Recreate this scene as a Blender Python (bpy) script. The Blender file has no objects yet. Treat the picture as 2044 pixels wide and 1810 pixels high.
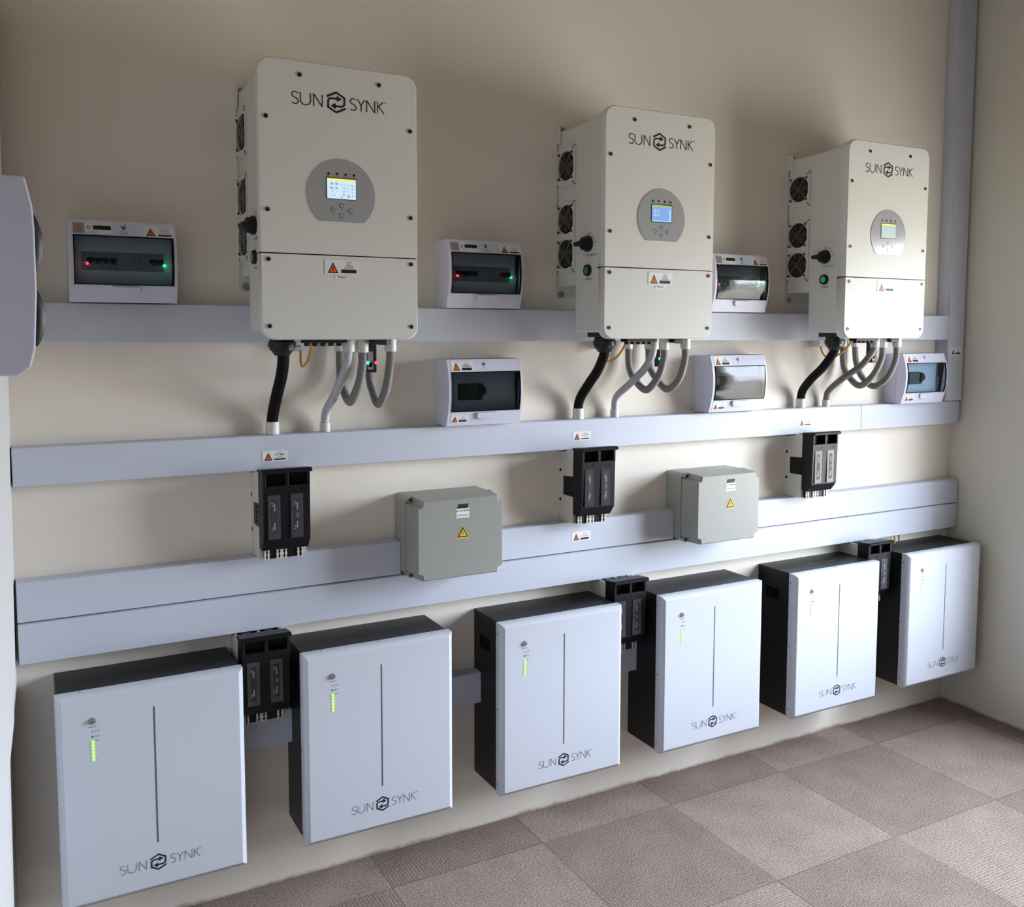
import bpy, math, random
from mathutils import Matrix, Vector
random.seed(7)
PI = math.pi
C = bpy.context.scene.collection
sc = bpy.context.scene

# ------------------------------------------------------------------ camera
cam_d = bpy.data.cameras.new('camera'); cam = bpy.data.objects.new('camera', cam_d); C.objects.link(cam)
R_ = Vector((0.8788012, -0.47718412, 0.00194184)); U_ = Vector((0.0375617, 0.07323068, 0.99660744)); F_ = R_.cross(U_) * -1
F_ = Vector((0.47570744, 0.87574687, -0.08227906))
cam.matrix_world = Matrix(((R_.x, U_.x, -F_.x, 0.75331776), (R_.y, U_.y, -F_.y, -2.70024697), (R_.z, U_.z, -F_.z, 1.64895899), (0, 0, 0, 1)))
cam_d.sensor_fit = 'HORIZONTAL'; cam_d.sensor_width = 36
cam_d.lens = 1866.2043 * 36 / 2044
cam_d.shift_x = -(1031.4004 - 1022) / 2044
cam_d.shift_y = (816.7319 - 905) / 2044
cam_d.clip_start = 0.02
sc.camera = cam

# ------------------------------------------------------------------ world, exposure, window portals
sc.view_settings.view_transform = 'Standard'; sc.view_settings.look = 'None'
sc.view_settings.gamma = 1; sc.view_settings.use_curve_mapping = False
sc.view_settings.exposure = 0.0
w = bpy.data.worlds.new('overcast_sky'); sc.world = w; w.use_nodes = True
nt = w.node_tree; nt.nodes.clear()
tc = nt.nodes.new('ShaderNodeTexCoord'); sep = nt.nodes.new('ShaderNodeSeparateXYZ'); cr = nt.nodes.new('ShaderNodeValToRGB')
mp = nt.nodes.new('ShaderNodeMapRange'); mp.inputs['From Min'].default_value = -0.3; mp.inputs['From Max'].default_value = 0.9
bg = nt.nodes.new('ShaderNodeBackground'); wo = nt.nodes.new('ShaderNodeOutputWorld')
nt.links.new(tc.outputs['Generated'], sep.inputs[0]); nt.links.new(sep.outputs['Z'], mp.inputs['Value'])
nt.links.new(mp.outputs[0], cr.inputs[0]); nt.links.new(cr.outputs[0], bg.inputs[0]); nt.links.new(bg.outputs[0], wo.inputs[0])
el = cr.color_ramp.elements
el[0].position = 0.0; el[0].color = (.30, .29, .26, 1)
el[1].position = 1.0; el[1].color = (.72, .83, 1.0, 1)
e2 = el.new(.22); e2.color = (.34, .33, .30, 1)
e3 = el.new(.30); e3.color = (.80, .88, 1.0, 1)
bg.inputs[1].default_value = 50.0

# windows of the right-hand wall: (y0, y1, z0, z1)
XR = 4.407
WINS = [(-1.85, -0.62, 0.50, 2.10)]
for (y0, y1, z0, z1) in WINS:
    ld = bpy.data.lights.new('window_daylight', 'AREA'); ld.shape = 'RECTANGLE'
    ld.size = z1 - z0; ld.size_y = y1 - y0; ld.cycles.is_portal = True
    lo = bpy.data.objects.new('window_daylight', ld); C.objects.link(lo)
    lo.location = (XR + 0.12, (y0 + y1) / 2, (z0 + z1) / 2); lo.rotation_euler = (0, PI / 2, 0)
sc.cycles.max_bounces = 10; sc.cycles.diffuse_bounces = 6; sc.cycles.transparent_max_bounces = 12

# ------------------------------------------------------------------ materials
def mat(name, col, rough=.5, spec=.5, metal=0, emit=None, estr=0, coat=0, bump=None, noise=None):
    m = bpy.data.materials.new(name); m.use_nodes = True
    b = m.node_tree.nodes['Principled BSDF']; nt = m.node_tree
    b.inputs['Base Color'].default_value = (*col, 1); b.inputs['Roughness'].default_value = rough
    b.inputs['Specular IOR Level'].default_value = spec; b.inputs['Metallic'].default_value = metal
    b.inputs['Coat Weight'].default_value = coat; b.inputs['Coat Roughness'].default_value = .08
    if emit: b.inputs['Emission Color'].default_value = (*emit, 1); b.inputs['Emission Strength'].default_value = estr
    t = nt.nodes.new('ShaderNodeTexCoord')
    if noise:      # (scale, amount): gentle mottling of the colour
        n = nt.nodes.new('ShaderNodeTexNoise'); n.inputs['Scale'].default_value = noise[0]; n.inputs['Detail'].default_value = 5
        nt.links.new(t.outputs['Object'], n.inputs['Vector'])
        r = nt.nodes.new('ShaderNodeMapRange'); r.inputs['To Min'].default_value = 1 - noise[1]; r.inputs['To Max'].default_value = 1 + noise[1]
        nt.links.new(n.outputs['Fac'], r.inputs['Value'])
        v = nt.nodes.new('ShaderNodeVectorMath'); v.operation = 'SCALE'; v.inputs[0].default_value = col
        nt.links.new(r.outputs[0], v.inputs['Scale']); nt.links.new(v.outputs[0], b.inputs['Base Color'])
    if bump:       # (scale, strength, distance)
        n = nt.nodes.new('ShaderNodeTexNoise'); n.inputs['Scale'].default_value = bump[0]; n.inputs['Detail'].default_value = 4
        nt.links.new(t.outputs['Object'], n.inputs['Vector'])
        bp = nt.nodes.new('ShaderNodeBump'); bp.inputs['Strength'].default_value = bump[1]; bp.inputs['Distance'].default_value = bump[2]
        nt.links.new(n.outputs['Fac'], bp.inputs['Height']); nt.links.new(bp.outputs[0], b.inputs['Normal'])
    return m

M = {}
M['trunk'] = mat('white_pvc', (.535, .562, .65), .42, .4, noise=(3, .015))
M['inv'] = mat('powder_coated_white', (.61, .605, .575), .62, .18, bump=(900, .12, .0004))
M['cover'] = mat('powder_coated_front', (.66, .648, .618), .62, .14, bump=(900, .10, .0004))
M['bat'] = mat('battery_front_white', (.56, .585, .655), .30, .5, bump=(1200, .06, .0003))
M['batblk'] = mat('battery_black_steel', (.008, .009, .010), .42, .36)
M['blk'] = mat('black_plastic', (.008, .008, .009), .5, .35)
M['blk2'] = mat('black_plastic_satin', (.012, .012, .014), .40, .35)
M['rec'] = mat('dark_recess', (.004, .004, .004), .9, .1)
M['screw'] = mat('dark_steel', (.06, .055, .05), .45, .5, metal=.6)
M['zinc'] = mat('zinc', (.38, .37, .34), .4, .5, metal=.8)
M['wire'] = mat('steel_wire', (.20, .19, .175), .45, .4, metal=.3)
M['grey'] = mat('grey_overlay', (.36, .36, .375), .16, .5)
M['grey2'] = mat('grey_print', (.10, .10, .11), .5, .3)
M['db'] = mat('white_enclosure_plastic', (.62, .63, .76), .30, .5)
M['dbin'] = mat('inner_faceplate', (.74, .76, .80), .5, .4)
M['mcb'] = mat('breaker_grey', (.26, .27, .27), .5, .4)
M['jb'] = mat('grey_abs', (.30, .305, .285), .38, .45, noise=(60, .02))
M['lightc'] = mat('light_grey_conduit', (.50, .52, .56), .4, .4)
M['greyc'] = mat('grey_conduit', (.21, .205, .20), .5, .4)
M['adap'] = mat('white_adaptor', (.66, .66, .64), .4, .4)
M['slv'] = mat('black_braided_sleeve', (.006, .006, .006), .8, .15, bump=(700, .5, .001))
M['yel'] = mat('yellow_wire', (.68, .32, .03), .4, .5)
M['grn'] = mat('green_wire', (.10, .25, .06), .5, .4)
M['lab'] = mat('label_white', (.74, .735, .74), .4, .4)
M['lab2'] = mat('label_lilac', (.60, .62, .74), .35, .4)
M['foil'] = mat('silver_grey_label', (.27, .26, .26), .35, .5)
M['prn'] = mat('black_print', (.012, .012, .014), .5, .3)
M['prn2'] = mat('faint_print', (.16, .16, .175), .5, .3)
M['org'] = mat('orange_print', (.62, .12, .015), .5, .3)
M['ylw'] = mat('yellow_print', (.68, .47, .05), .5, .3)
M['blu'] = mat('blue_print', (.02, .10, .38), .5, .3)
M['fus'] = mat('beige_fuse_base', (.57, .545, .49), .5, .35)
M['fusb'] = mat('black_fuse_cover', (.007, .007, .009), .40, .24)
M['fusi'] = mat('dark_fuse_link', (.03, .03, .035), .55, .3)
M['board'] = mat('lilac_white_enclosure', (.54, .54, .68), .4, .3)
M['flab'] = mat('clear_label_window', (.055, .055, .06), .12, .6)
M['fmark'] = mat('pale_marks', (.22, .22, .23), .4, .4)
M['chrome'] = mat('chrome', (.50, .50, .51), .28, .5, metal=1)
M['gap'] = mat('dark_gap', (.02, .02, .02), .8, .1)
M['ledr'] = mat('red_led', (.6, .02, .03), .3, .5, emit=(1, .05, .07), estr=2.6)
M['ledg'] = mat('green_led', (.0, .5, .3), .3, .5, emit=(.04, 1, .38), estr=2.2)
M['bled'] = mat('battery_led', (.2, .7, .05), .3, .5, emit=(.36, 1, .10), estr=1.5)
M['bled2'] = mat('battery_led_glare_pale', (.5, .7, .5), .3, .5, emit=(.5, 1, .4), estr=.25)  # green washed pale by reflected glare, put into the colour
M['bled3'] = mat('battery_led_glare_white', (.62, .64, .64), .3, .5)  # glare hiding the light, painted as plain white without glow
M['gbtn'] = mat('green_button', (.01, .12, .035), .3, .5, emit=(.01, .25, .06), estr=.12)
M['gbtn2'] = mat('green_button_bright', (.01, .20, .05), .3, .5, emit=(.01, .4, .08), estr=.4)
M['frame'] = mat('white_window_frame', (.75, .75, .74), .35, .5)
M['scr1'] = mat('screen_white', (.1, .1, .1), .15, .5, emit=(.62, .82, 1.0), estr=.95)
M['scr2'] = mat('screen_blue', (.1, .1, .1), .15, .5, emit=(.20, .42, .90), estr=.85)
M['scr3'] = mat('screen_pale', (.1, .1, .1), .1, .5, emit=(.60, .78, .72), estr=.80)
M['scry'] = mat('screen_yellow', (.1, .1, .1), .15, .5, emit=(.95, .90, .12), estr=.95)
M['scrg'] = mat('screen_lime', (.1, .1, .1), .15, .5, emit=(.45, .75, .10), estr=.7)
M['scrd'] = mat('screen_icons', (.1, .1, .1), .15, .5, emit=(.30, .45, .65), estr=.8)

def glass(name, tint, rough=.03, refl=1.0):
    m = bpy.data.materials.new(name); m.use_nodes = True; nt = m.node_tree; nt.nodes.clear()
    o = nt.nodes.new('ShaderNodeOutputMaterial'); mx = nt.nodes.new('ShaderNodeMixShader')
    tr = nt.nodes.new('ShaderNodeBsdfTransparent'); gl = nt.nodes.new('ShaderNodeBsdfGlossy'); fr = nt.nodes.new('ShaderNodeFresnel')
    mu = nt.nodes.new('ShaderNodeMath'); mu.operation = 'MULTIPLY'; mu.inputs[1].default_value = refl
    tr.inputs[0].default_value = (*tint, 1); gl.inputs['Roughness'].default_value = rough; fr.inputs['IOR'].default_value = 1.5
    nt.links.new(fr.outputs[0], mu.inputs[0]); nt.links.new(mu.outputs[0], mx.inputs[0])
    nt.links.new(tr.outputs[0], mx.inputs[1]); nt.links.new(gl.outputs[0], mx.inputs[2]); nt.links.new(mx.outputs[0], o.inputs[0])
    return m
M['swi'] = mat('dark_green_grey_switch', (.055, .07, .07), .5, .4)
M['smoke'] = glass('smoked_pane', (.66, .78, .86), .04, 1.0)
M['pane'] = glass('window_glass', (.97, .98, .98), .0, .5)

def wall_mat(name, col, dirt=False):
    m = mat(name, col, .75, .25); nt = m.node_tree; b = nt.nodes['Principled BSDF']
    t = nt.nodes.new('ShaderNodeTexCoord')
    n = nt.nodes.new('ShaderNodeTexNoise'); n.inputs['Scale'].default_value = 1.7; n.inputs['Detail'].default_value = 6
    nt.links.new(t.outputs['Object'], n.inputs['Vector'])
    r = nt.nodes.new('ShaderNodeMapRange'); r.inputs['To Min'].default_value = .96; r.inputs['To Max'].default_value = 1.04
    nt.links.new(n.outputs['Fac'], r.inputs['Value'])
    v = nt.nodes.new('ShaderNodeVectorMath'); v.operation = 'SCALE'; v.inputs[0].default_value = col
    nt.links.new(r.outputs[0], v.inputs['Scale']); last = v.outputs[0]
    n2 = nt.nodes.new('ShaderNodeTexNoise'); n2.inputs['Scale'].default_value = 260; n2.inputs['Detail'].default_value = 3
    nt.links.new(t.outputs['Object'], n2.inputs['Vector'])
    bp = nt.nodes.new('ShaderNodeBump'); bp.inputs['Strength'].default_value = .15; bp.inputs['Distance'].default_value = .0015
    nt.links.new(n2.outputs['Fac'], bp.inputs['Height']); nt.links.new(bp.outputs[0], b.inputs['Normal'])
    if dirt:       # scuffs and brown dirt where the carpet meets the plaster
        s = nt.nodes.new('ShaderNodeSeparateXYZ'); nt.links.new(t.outputs['Object'], s.inputs[0])
        n3 = nt.nodes.new('ShaderNodeTexNoise'); n3.inputs['Scale'].default_value = 5; n3.inputs['Detail'].default_value = 8; n3.inputs['Roughness'].default_value = .7
        nt.links.new(t.outputs['Object'], n3.inputs['Vector'])
        a = nt.nodes.new('ShaderNodeMath'); a.operation = 'MULTIPLY'; a.inputs[1].default_value = .054
        nt.links.new(n3.outputs['Fac'], a.inputs[0])
        d = nt.nodes.new('ShaderNodeMath'); d.operation = 'SUBTRACT'; nt.links.new(a.outputs[0], d.inputs[0]); nt.links.new(s.outputs['Z'], d.inputs[1])
        r2 = nt.nodes.new('ShaderNodeMapRange'); r2.inputs['From Min'].default_value = .014; r2.inputs['From Max'].default_value = .030
        r2.inputs['To Max'].default_value = .85
        nt.links.new(d.outputs[0], r2.inputs['Value'])
        mx = nt.nodes.new('ShaderNodeMix'); mx.data_type = 'RGBA'; mx.inputs['B'].default_value = (.22, .145, .10, 1)
        nt.links.new(r2.outputs[0], mx.inputs['Factor']); nt.links.new(last, mx.inputs['A']); last = mx.outputs['Result']
    nt.links.new(last, b.inputs['Base Color'])
    return m
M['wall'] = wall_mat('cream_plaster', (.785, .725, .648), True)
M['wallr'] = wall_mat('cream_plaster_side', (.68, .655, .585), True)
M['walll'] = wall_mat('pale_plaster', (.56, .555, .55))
M['wallf'] = wall_mat('tan_plaster', (.34, .29, .24))
M['ceil'] = wall_mat('ceiling_plaster', (.40, .36, .31))

def carpet_mat():
    m = mat('carpet_tiles', (.2, .18, .17), .95, .08); nt = m.node_tree; b = nt.nodes['Principled BSDF']
    N = lambda k: nt.nodes.new(k); L = nt.links.new
    t = N('ShaderNodeTexCoord'); mpn = N('ShaderNodeMapping'); mpn.inputs['Location'].default_value = (.43 / .5175, 1.2233 - .000, 0)
    # tile grid: seams at x = 2.215 + k*.5175, y = -.193 - k*.5175
    S = .5175
    mpn.inputs['Scale'].default_value = (1 / S, 1 / S, 1); mpn.inputs['Location'].default_value = (-2.215 / S + 8, .193 / S + 20, 0.5)
    L(t.outputs['Object'], mpn.inputs[0])
    ck = N('ShaderNodeTexChecker'); ck.inputs['Scale'].default_value = 1.0
    L(mpn.outputs[0], ck.inputs['Vector'])
    # ribs of the loop pile, alternating direction from tile to tile
    s = N('ShaderNodeSeparateXYZ'); L(t.outputs['Object'], s.inputs[0])
    nz = N('ShaderNodeTexNoise'); nz.inputs['Scale'].default_value = 60; nz.inputs['Detail'].default_value = 3; L(t.outputs['Object'], nz.inputs['Vector'])
    def ribs(sock, f):
        a = N('ShaderNodeMath'); a.operation = 'MULTIPLY'; a.inputs[1].default_value = f; L(sock, a.inputs[0])
        c = N('ShaderNodeMath'); c.operation = 'MULTIPLY_ADD'; c.inputs[1].default_value = 2.2; L(nz.outputs['Fac'], c.inputs[0]); L(a.outputs[0], c.inputs[2])
        d = N('ShaderNodeMath'); d.operation = 'SINE'; L(c.outputs[0], d.inputs[0]); return d.outputs[0]
    rx = ribs(s.outputs['X'], 2 * PI / .0105); ry = ribs(s.outputs['Y'], 2 * PI / .0105)
    mxr = N('ShaderNodeMix'); L(ck.outputs['Fac'], mxr.inputs['Factor']); L(ry, mxr.inputs['A']); L(rx, mxr.inputs['B'])
    n1 = N('ShaderNodeTexNoise'); n1.inputs['Scale'].default_value = 170; n1.inputs['Detail'].default_value = 4; n1.inputs['Roughness'].default_value = .75; L(t.outputs['Object'], n1.inputs['Vector'])
    n2 = N('ShaderNodeTexNoise'); n2.inputs['Scale'].default_value = 7; n2.inputs['Detail'].default_value = 3; L(t.outputs['Object'], n2.inputs['Vector'])
    # value = base * (1 + .22 ribs + .6(noise-.5) + ...)
    a = N('ShaderNodeMath'); a.operation = 'MULTIPLY_ADD'; a.inputs[1].default_value = .16; a.inputs[2].default_value = 1; L(mxr.outputs[0], a.inputs[0])
    c = N('ShaderNodeMath'); c.operation = 'MULTIPLY_ADD'; c.inputs[1].default_value = 3.2; L(n1.outputs['Fac'], c.inputs[0])
    c.inputs[2].default_value = -1.6
    d = N('ShaderNodeMath'); d.operation = 'ADD'; L(a.outputs[0], d.inputs[0]); L(c.outputs[0], d.inputs[1])
    e = N('ShaderNodeMath'); e.operation = 'MULTIPLY_ADD'; e.inputs[1].default_value = .5; e.inputs[2].default_value = -.25; L(n2.outputs['Fac'], e.inputs[0])
    g = N('ShaderNodeMath'); g.operation = 'ADD'; L(d.outputs[0], g.inputs[0]); L(e.outputs[0], g.inputs[1])
    g.use_clamp = False
    base = N('ShaderNodeMix'); base.data_type = 'RGBA'; base.inputs['A'].default_value = (.400, .312, .262, 1); base.inputs['B'].default_value = (.335, .258, .216, 1)
    L(ck.outputs['Fac'], base.inputs['Factor'])
    v = N('ShaderNodeVectorMath'); v.operation = 'SCALE'; L(base.outputs['Result'], v.inputs[0]); L(g.outputs[0], v.inputs['Scale'])
    # dark hairline at the seams between tiles
    fx = N('ShaderNodeVectorMath'); fx.operation = 'FRACTION'; L(mpn.outputs[0], fx.inputs[0])
    s2 = N('ShaderNodeSeparateXYZ'); L(fx.outputs[0], s2.inputs[0])
    m1 = N('ShaderNodeMath'); m1.operation = 'MINIMUM'; L(s2.outputs['X'], m1.inputs[0]); L(s2.outputs['Y'], m1.inputs[1])
    r = N('ShaderNodeMapRange'); r.inputs['From Min'].default_value = .002; r.inputs['From Max'].default_value = .009; r.inputs['To Min'].default_value = .55; r.inputs['To Max'].default_value = 1
    L(m1.outputs[0], r.inputs['Value'])
    v2 = N('ShaderNodeVectorMath'); v2.operation = 'SCALE'; L(v.outputs[0], v2.inputs[0]); L(r.outputs[0], v2.inputs['Scale'])
    L(v2.outputs[0], b.inputs['Base Color'])
    bp = N('ShaderNodeBump'); bp.inputs['Strength'].default_value = .8; bp.inputs['Distance'].default_value = .004
    L(g.outputs[0], bp.inputs['Height']); L(bp.outputs[0], b.inputs['Normal'])
    return m
M['carpet'] = carpet_mat()

# ------------------------------------------------------------------ mesh helper
_txt = {}
def text_geo(s, size):
    k = (s, size)
    if k not in _txt:
        cu = bpy.data.curves.new('t', 'FONT'); cu.body = s; cu.size = size; cu.align_x = 'CENTER'; cu.align_y = 'CENTER'; cu.resolution_u = 2
        o = bpy.data.objects.new('t', cu); me = bpy.data.meshes.new_from_object(o)
        _txt[k] = ([tuple(v.co) for v in me.vertices], [tuple(p.vertices) for p in me.polygons])
        bpy.data.objects.remove(o); bpy.data.curves.remove(cu); bpy.data.meshes.remove(me)
    return _txt[k]

class MB:
    def __init__(s): s.v = []; s.f = []; s.mi = []; s.sm = []; s.mats = []; s.T = Matrix()
    def slot(s, m):
        m = M[m] if isinstance(m, str) else m
        if m not in s.mats: s.mats.append(m)
        return s.mats.index(m)
    def add(s, vs, fs, m, smooth=False):
        n = len(s.v); k = s.slot(m)
        s.v += [tuple(s.T @ Vector(p)) for p in vs]
        for f in fs: s.f.append(tuple(n + i for i in f)); s.mi.append(k); s.sm.append(smooth)
    def box(s, x0, x1, y0, y1, z0, z1, m):
        vs = [(x, y, z) for x in (x0, x1) for y in (y0, y1) for z in (z0, z1)]
        s.add(vs, [(0, 1, 3, 2), (4, 6, 7, 5), (0, 4, 5, 1), (2, 3, 7, 6), (0, 2, 6, 4), (1, 5, 7, 3)], m)
    def prism(s, poly, a, b, axis, m, smooth=False):
        # poly in the two other axes (in xyz order), extruded along axis from a to b
        def P(p, t):
            return (t, p[0], p[1]) if axis == 'x' else (p[0], t, p[1]) if axis == 'y' else (p[0], p[1], t)
        n = len(poly)
        s.add([P(p, a) for p in poly] + [P(p, b) for p in poly], [tuple(range(n))[::-1], tuple(range(n, 2 * n))], m)
        s.add([P(p, a) for p in poly] + [P(p, b) for p in poly], [(i, (i + 1) % n, n + (i + 1) % n, n + i) for i in range(n)], m, smooth)
    def cyl(s, c, r, a, b, axis, m, n=20, r2=None, smooth=True, rz=None):
        r2 = r if r2 is None else r2; rz = rz or 1
        pa = [(math.cos(2 * PI * i / n) * r, math.sin(2 * PI * i / n) * r * rz) for i in range(n)]
        pb = [(math.cos(2 * PI * i / n) * r2, math.sin(2 * PI * i / n) * r2 * rz) for i in range(n)]
        def P(p, t):
            x, y = c[0] + p[0], c[1] + p[1]
            return (t, x, y) if axis == 'x' else (x, t, y) if axis == 'y' else (x, y, t)
        va = [P(p, a) for p in pa]; vb = [P(p, b) for p in pb]
        s.add(va + vb, [(i, (i + 1) % n, n + (i + 1) % n, n + i) for i in range(n)], m, smooth)
        s.add(va, [tuple(range(n))[::-1]], m); s.add(vb, [tuple(range(n))], m)
    def ring(s, c, R0, r0, a, axis, m, n=28, k=8):     # torus about axis at position a
        vs = []; 
        for i in range(n):
            t = 2 * PI * i / n
            for j in range(k):
                u = 2 * PI * j / k; rr = R0 + r0 * math.cos(u); h = a + r0 * math.sin(u)
                x, y = c[0] + rr * math.cos(t), c[1] + rr * math.sin(t)
                vs.append((h, x, y) if axis == 'x' else (x, h, y) if axis == 'y' else (x, y, h))
        s.add(vs, [(i * k + j, ((i + 1) % n) * k + j, ((i + 1) % n) * k + (j + 1) % k, i * k + (j + 1) % k) for i in range(n) for j in range(k)], m, True)
    def tube(s, pts, r, m, n=12, corr=0, amp=0):
        P = [Vector(p) for p in pts]
        # catmull-rom
        ext = [P[0] * 2 - P[1]] + P + [P[-1] * 2 - P[-2]]; out = []
        for i in range(1, len(ext) - 2):
            for q in range(14):
                t = q / 14; a, b, c, d = ext[i - 1:i + 3]
                out.append(.5 * ((2 * b) + (c - a) * t + (2 * a - 5 * b + 4 * c - d) * t * t + (-a + 3 * b - 3 * c + d) * t ** 3))
        out.append(P[-1])
        if corr:    # resample finely so that each corrugation gets its own rings
            Ls = [0]
            for i in range(1, len(out)): Ls.append(Ls[-1] + (out[i] - out[i - 1]).length)
            n_ = int(Ls[-1] / (corr / 4)); res = []; j = 0
            for q in range(n_ + 1):
                l = Ls[-1] * q / n_
                while j < len(Ls) - 2 and Ls[j + 1] < l: j += 1
                t = (l - Ls[j]) / max(1e-9, Ls[j + 1] - Ls[j]); res.append(out[j].lerp(out[j + 1], min(1, t)))
            out = res
        up = Vector((1, 0, 0)); vs = []
        for i, p in enumerate(out):
            t = (out[min(i + 1, len(out) - 1)] - out[max(i - 1, 0)]).normalized()
            a = (up - t * up.dot(t)).normalized(); b = t.cross(a); up = a
            rr = r + (amp if (corr and i % 4 in (0, 1)) else 0)
            vs += [tuple(p + a * rr * math.cos(2 * PI * j / n) + b * rr * math.sin(2 * PI * j / n)) for j in range(n)]
        N_ = len(out)
        s.add(vs, [(i * n + j, i * n + (j + 1) % n, (i + 1) * n + (j + 1) % n, (i + 1) * n + j) for i in range(N_ - 1) for j in range(n)] +
              [tuple(range(n))[::-1], tuple(range((N_ - 1) * n, N_ * n))], m, True)
    def ringplate(s, cx, cz, hx0, hx1, hz0, hz1, hr, y0, y1, m, n=40, p=5.0):
        # plate in the xz plane (front face y0, back y1) with a rounded-square hole
        inn = []; outp = []
        for i in range(n):
            t = 2 * PI * (i + .5) / n; c, q = math.cos(t), math.sin(t)
            rr = hr / (abs(c) ** p + abs(q) ** p) ** (1 / p); inn.append((cx + rr * c, cz + rr * q))
            kx = (hx1 - cx) / c if c > 0 else (hx0 - cx) / c; kz = (hz1 - cz) / q if q > 0 else (hz0 - cz) / q
            k = min(kx, kz); outp.append((cx + k * c, cz + k * q))
        # snap nearest outer points to the corners
        for X, Z in ((hx0, hz0), (hx0, hz1), (hx1, hz0), (hx1, hz1)):
            j = min(range(n), key=lambda i: (outp[i][0] - X) ** 2 + (outp[i][1] - Z) ** 2); outp[j] = (X, Z)
        vs = [(a, y0, b) for a, b in inn] + [(a, y0, b) for a, b in outp] + [(a, y1, b) for a, b in inn] + [(a, y1, b) for a, b in outp]
        fs = []
        for i in range(n):
            j = (i + 1) % n
            fs += [(i, j, n + j, n + i), (2 * n + i, 3 * n + i, 3 * n + j, 2 * n + j), (i, 2 * n + i, 2 * n + j, j), (n + i, n + j, 3 * n + j, 3 * n + i)]
        s.add(vs, fs, m)
        return inn
    # flat print in the local xz plane at depth y (facing -y)
    def quad(s, x0, x1, z0, z1, y, m): s.add([(x0, y, z0), (x1, y, z0), (x1, y, z1), (x0, y, z1)], [(0, 1, 2, 3)], m)
    def poly(s, pts, y, m): s.add([(p[0], y, p[1]) for p in pts], [tuple(range(len(pts)))], m)
    def disc(s, cx, cz, r, y, m, n=20): s.poly([(cx + r * math.cos(2 * PI * i / n), cz + r * math.sin(2 * PI * i / n)) for i in range(n)], y, m)
    def stroke(s, pts, wd, y, m):
        n = len(pts); L = []; R = []
        for i in range(n):
            p = Vector(pts[i]); a = Vector(pts[max(0, i - 1)]); b = Vector(pts[min(n - 1, i + 1)])
            d1 = (p - a).normalized() if i > 0 else (b - p).normalized(); d2 = (b - p).normalized() if i < n - 1 else d1
            n1 = Vector((-d1.y, d1.x)); n2 = Vector((-d2.y, d2.x)); mm = n1 + n2
            mm = mm.normalized() if mm.length > 1e-6 else n1
            k = wd / 2 / max(.45, mm.dot(n1)); L.append(p + mm * k); R.append(p - mm * k)
        s.add([(p.x, y, p.y) for p in L] + [(p.x, y, p.y) for p in R], [(i, i + 1, n + i + 1, n + i) for i in range(n - 1)], m)
    def text(s, t, cx, cz, size, y, m, sx=1.0, rot=0):
        v, f = text_geo(t, size); c, q = math.cos(rot), math.sin(rot)
        s.add([(cx + (a * sx * c - b * q), y, cz + (a * sx * q + b * c)) for a, b, _ in v], f, m)
    def build(s, name, parent=None, loc=None, bevel=0, seg=2, ang=35):
        me = bpy.data.meshes.new(name); me.from_pydata(s.v, [], s.f)
        for m in s.mats: me.materials.append(m)
        me.polygons.foreach_set('material_index', s.mi); me.polygons.foreach_set('use_smooth', s.sm)
        me.update()
        o = bpy.data.objects.new(name, me); C.objects.link(o)
        if parent: o.parent = parent
        if loc: o.location = loc
        if bevel:
            import bmesh
            b_ = bmesh.new(); b_.from_mesh(me); bmesh.ops.remove_doubles(b_, verts=b_.verts, dist=1e-6)
            bmesh.ops.recalc_face_normals(b_, faces=b_.faces); b_.to_mesh(me); b_.free()
            md = o.modifiers.new('soft_edges', 'BEVEL'); md.width = bevel; md.segments = seg; md.limit_method = 'ANGLE'; md.angle_limit = math.radians(ang); md.harden_normals = True
            for p in me.polygons: p.use_smooth = True
        return o

def tag(o, label, cat, group=None):
    o['label'] = label; o['category'] = cat
    if group: o['group'] = group
    return o
def thing(name, label, cat, loc, group=None, rot=0):
    o = bpy.data.objects.new(name, None); o.empty_display_size = .05; C.objects.link(o); o.location = loc; o.rotation_euler = (0, 0, rot)
    return tag(o, label, cat, group)
def structure(o): o['kind'] = 'structure'; return o

# ------------------------------------------------------------------ room
H = 3.25; YF = -5.2; XL = .56
b = MB(); b.box(.4, XR + .15, 0, .15, -.1, H, 'wall'); structure(b.build('wall_back'))
# right wall with two window openings
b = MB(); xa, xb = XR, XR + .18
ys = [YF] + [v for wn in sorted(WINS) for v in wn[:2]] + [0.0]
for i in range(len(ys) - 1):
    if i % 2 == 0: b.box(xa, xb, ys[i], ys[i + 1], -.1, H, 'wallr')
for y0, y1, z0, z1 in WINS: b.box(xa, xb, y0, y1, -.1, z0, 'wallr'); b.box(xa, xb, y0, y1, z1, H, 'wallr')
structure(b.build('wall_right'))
for k, (y0, y1, z0, z1) in enumerate(WINS):
    b = MB(); xf0, xf1, t = XR + .10, XR + .15, .045
    b.box(xf0, xf1, y0, y1, z0, z0 + t, 'frame'); b.box(xf0, xf1, y0, y1, z1 - t, z1, 'frame')
    b.box(xf0, xf1, y0, y0 + t, z0, z1, 'frame'); b.box(xf0, xf1, y1 - t, y1, z0, z1, 'frame')
    ym = (y0 + y1) / 2
    if y1 - y0 > 1.2: b.box(xf0, xf1, ym - .025, ym + .025, z0, z1, 'frame')
    wf = structure(b.build('window_%d' % (k + 1), bevel=.003))
    b = MB(); b.add([(xf0 + .02, y0, z0), (xf0 + .02, y1, z0), (xf0 + .02, y1, z1), (xf0 + .02, y0, z1)], [(0, 1, 2, 3)], 'pane')
    b.build('window_pane', wf)
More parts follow.
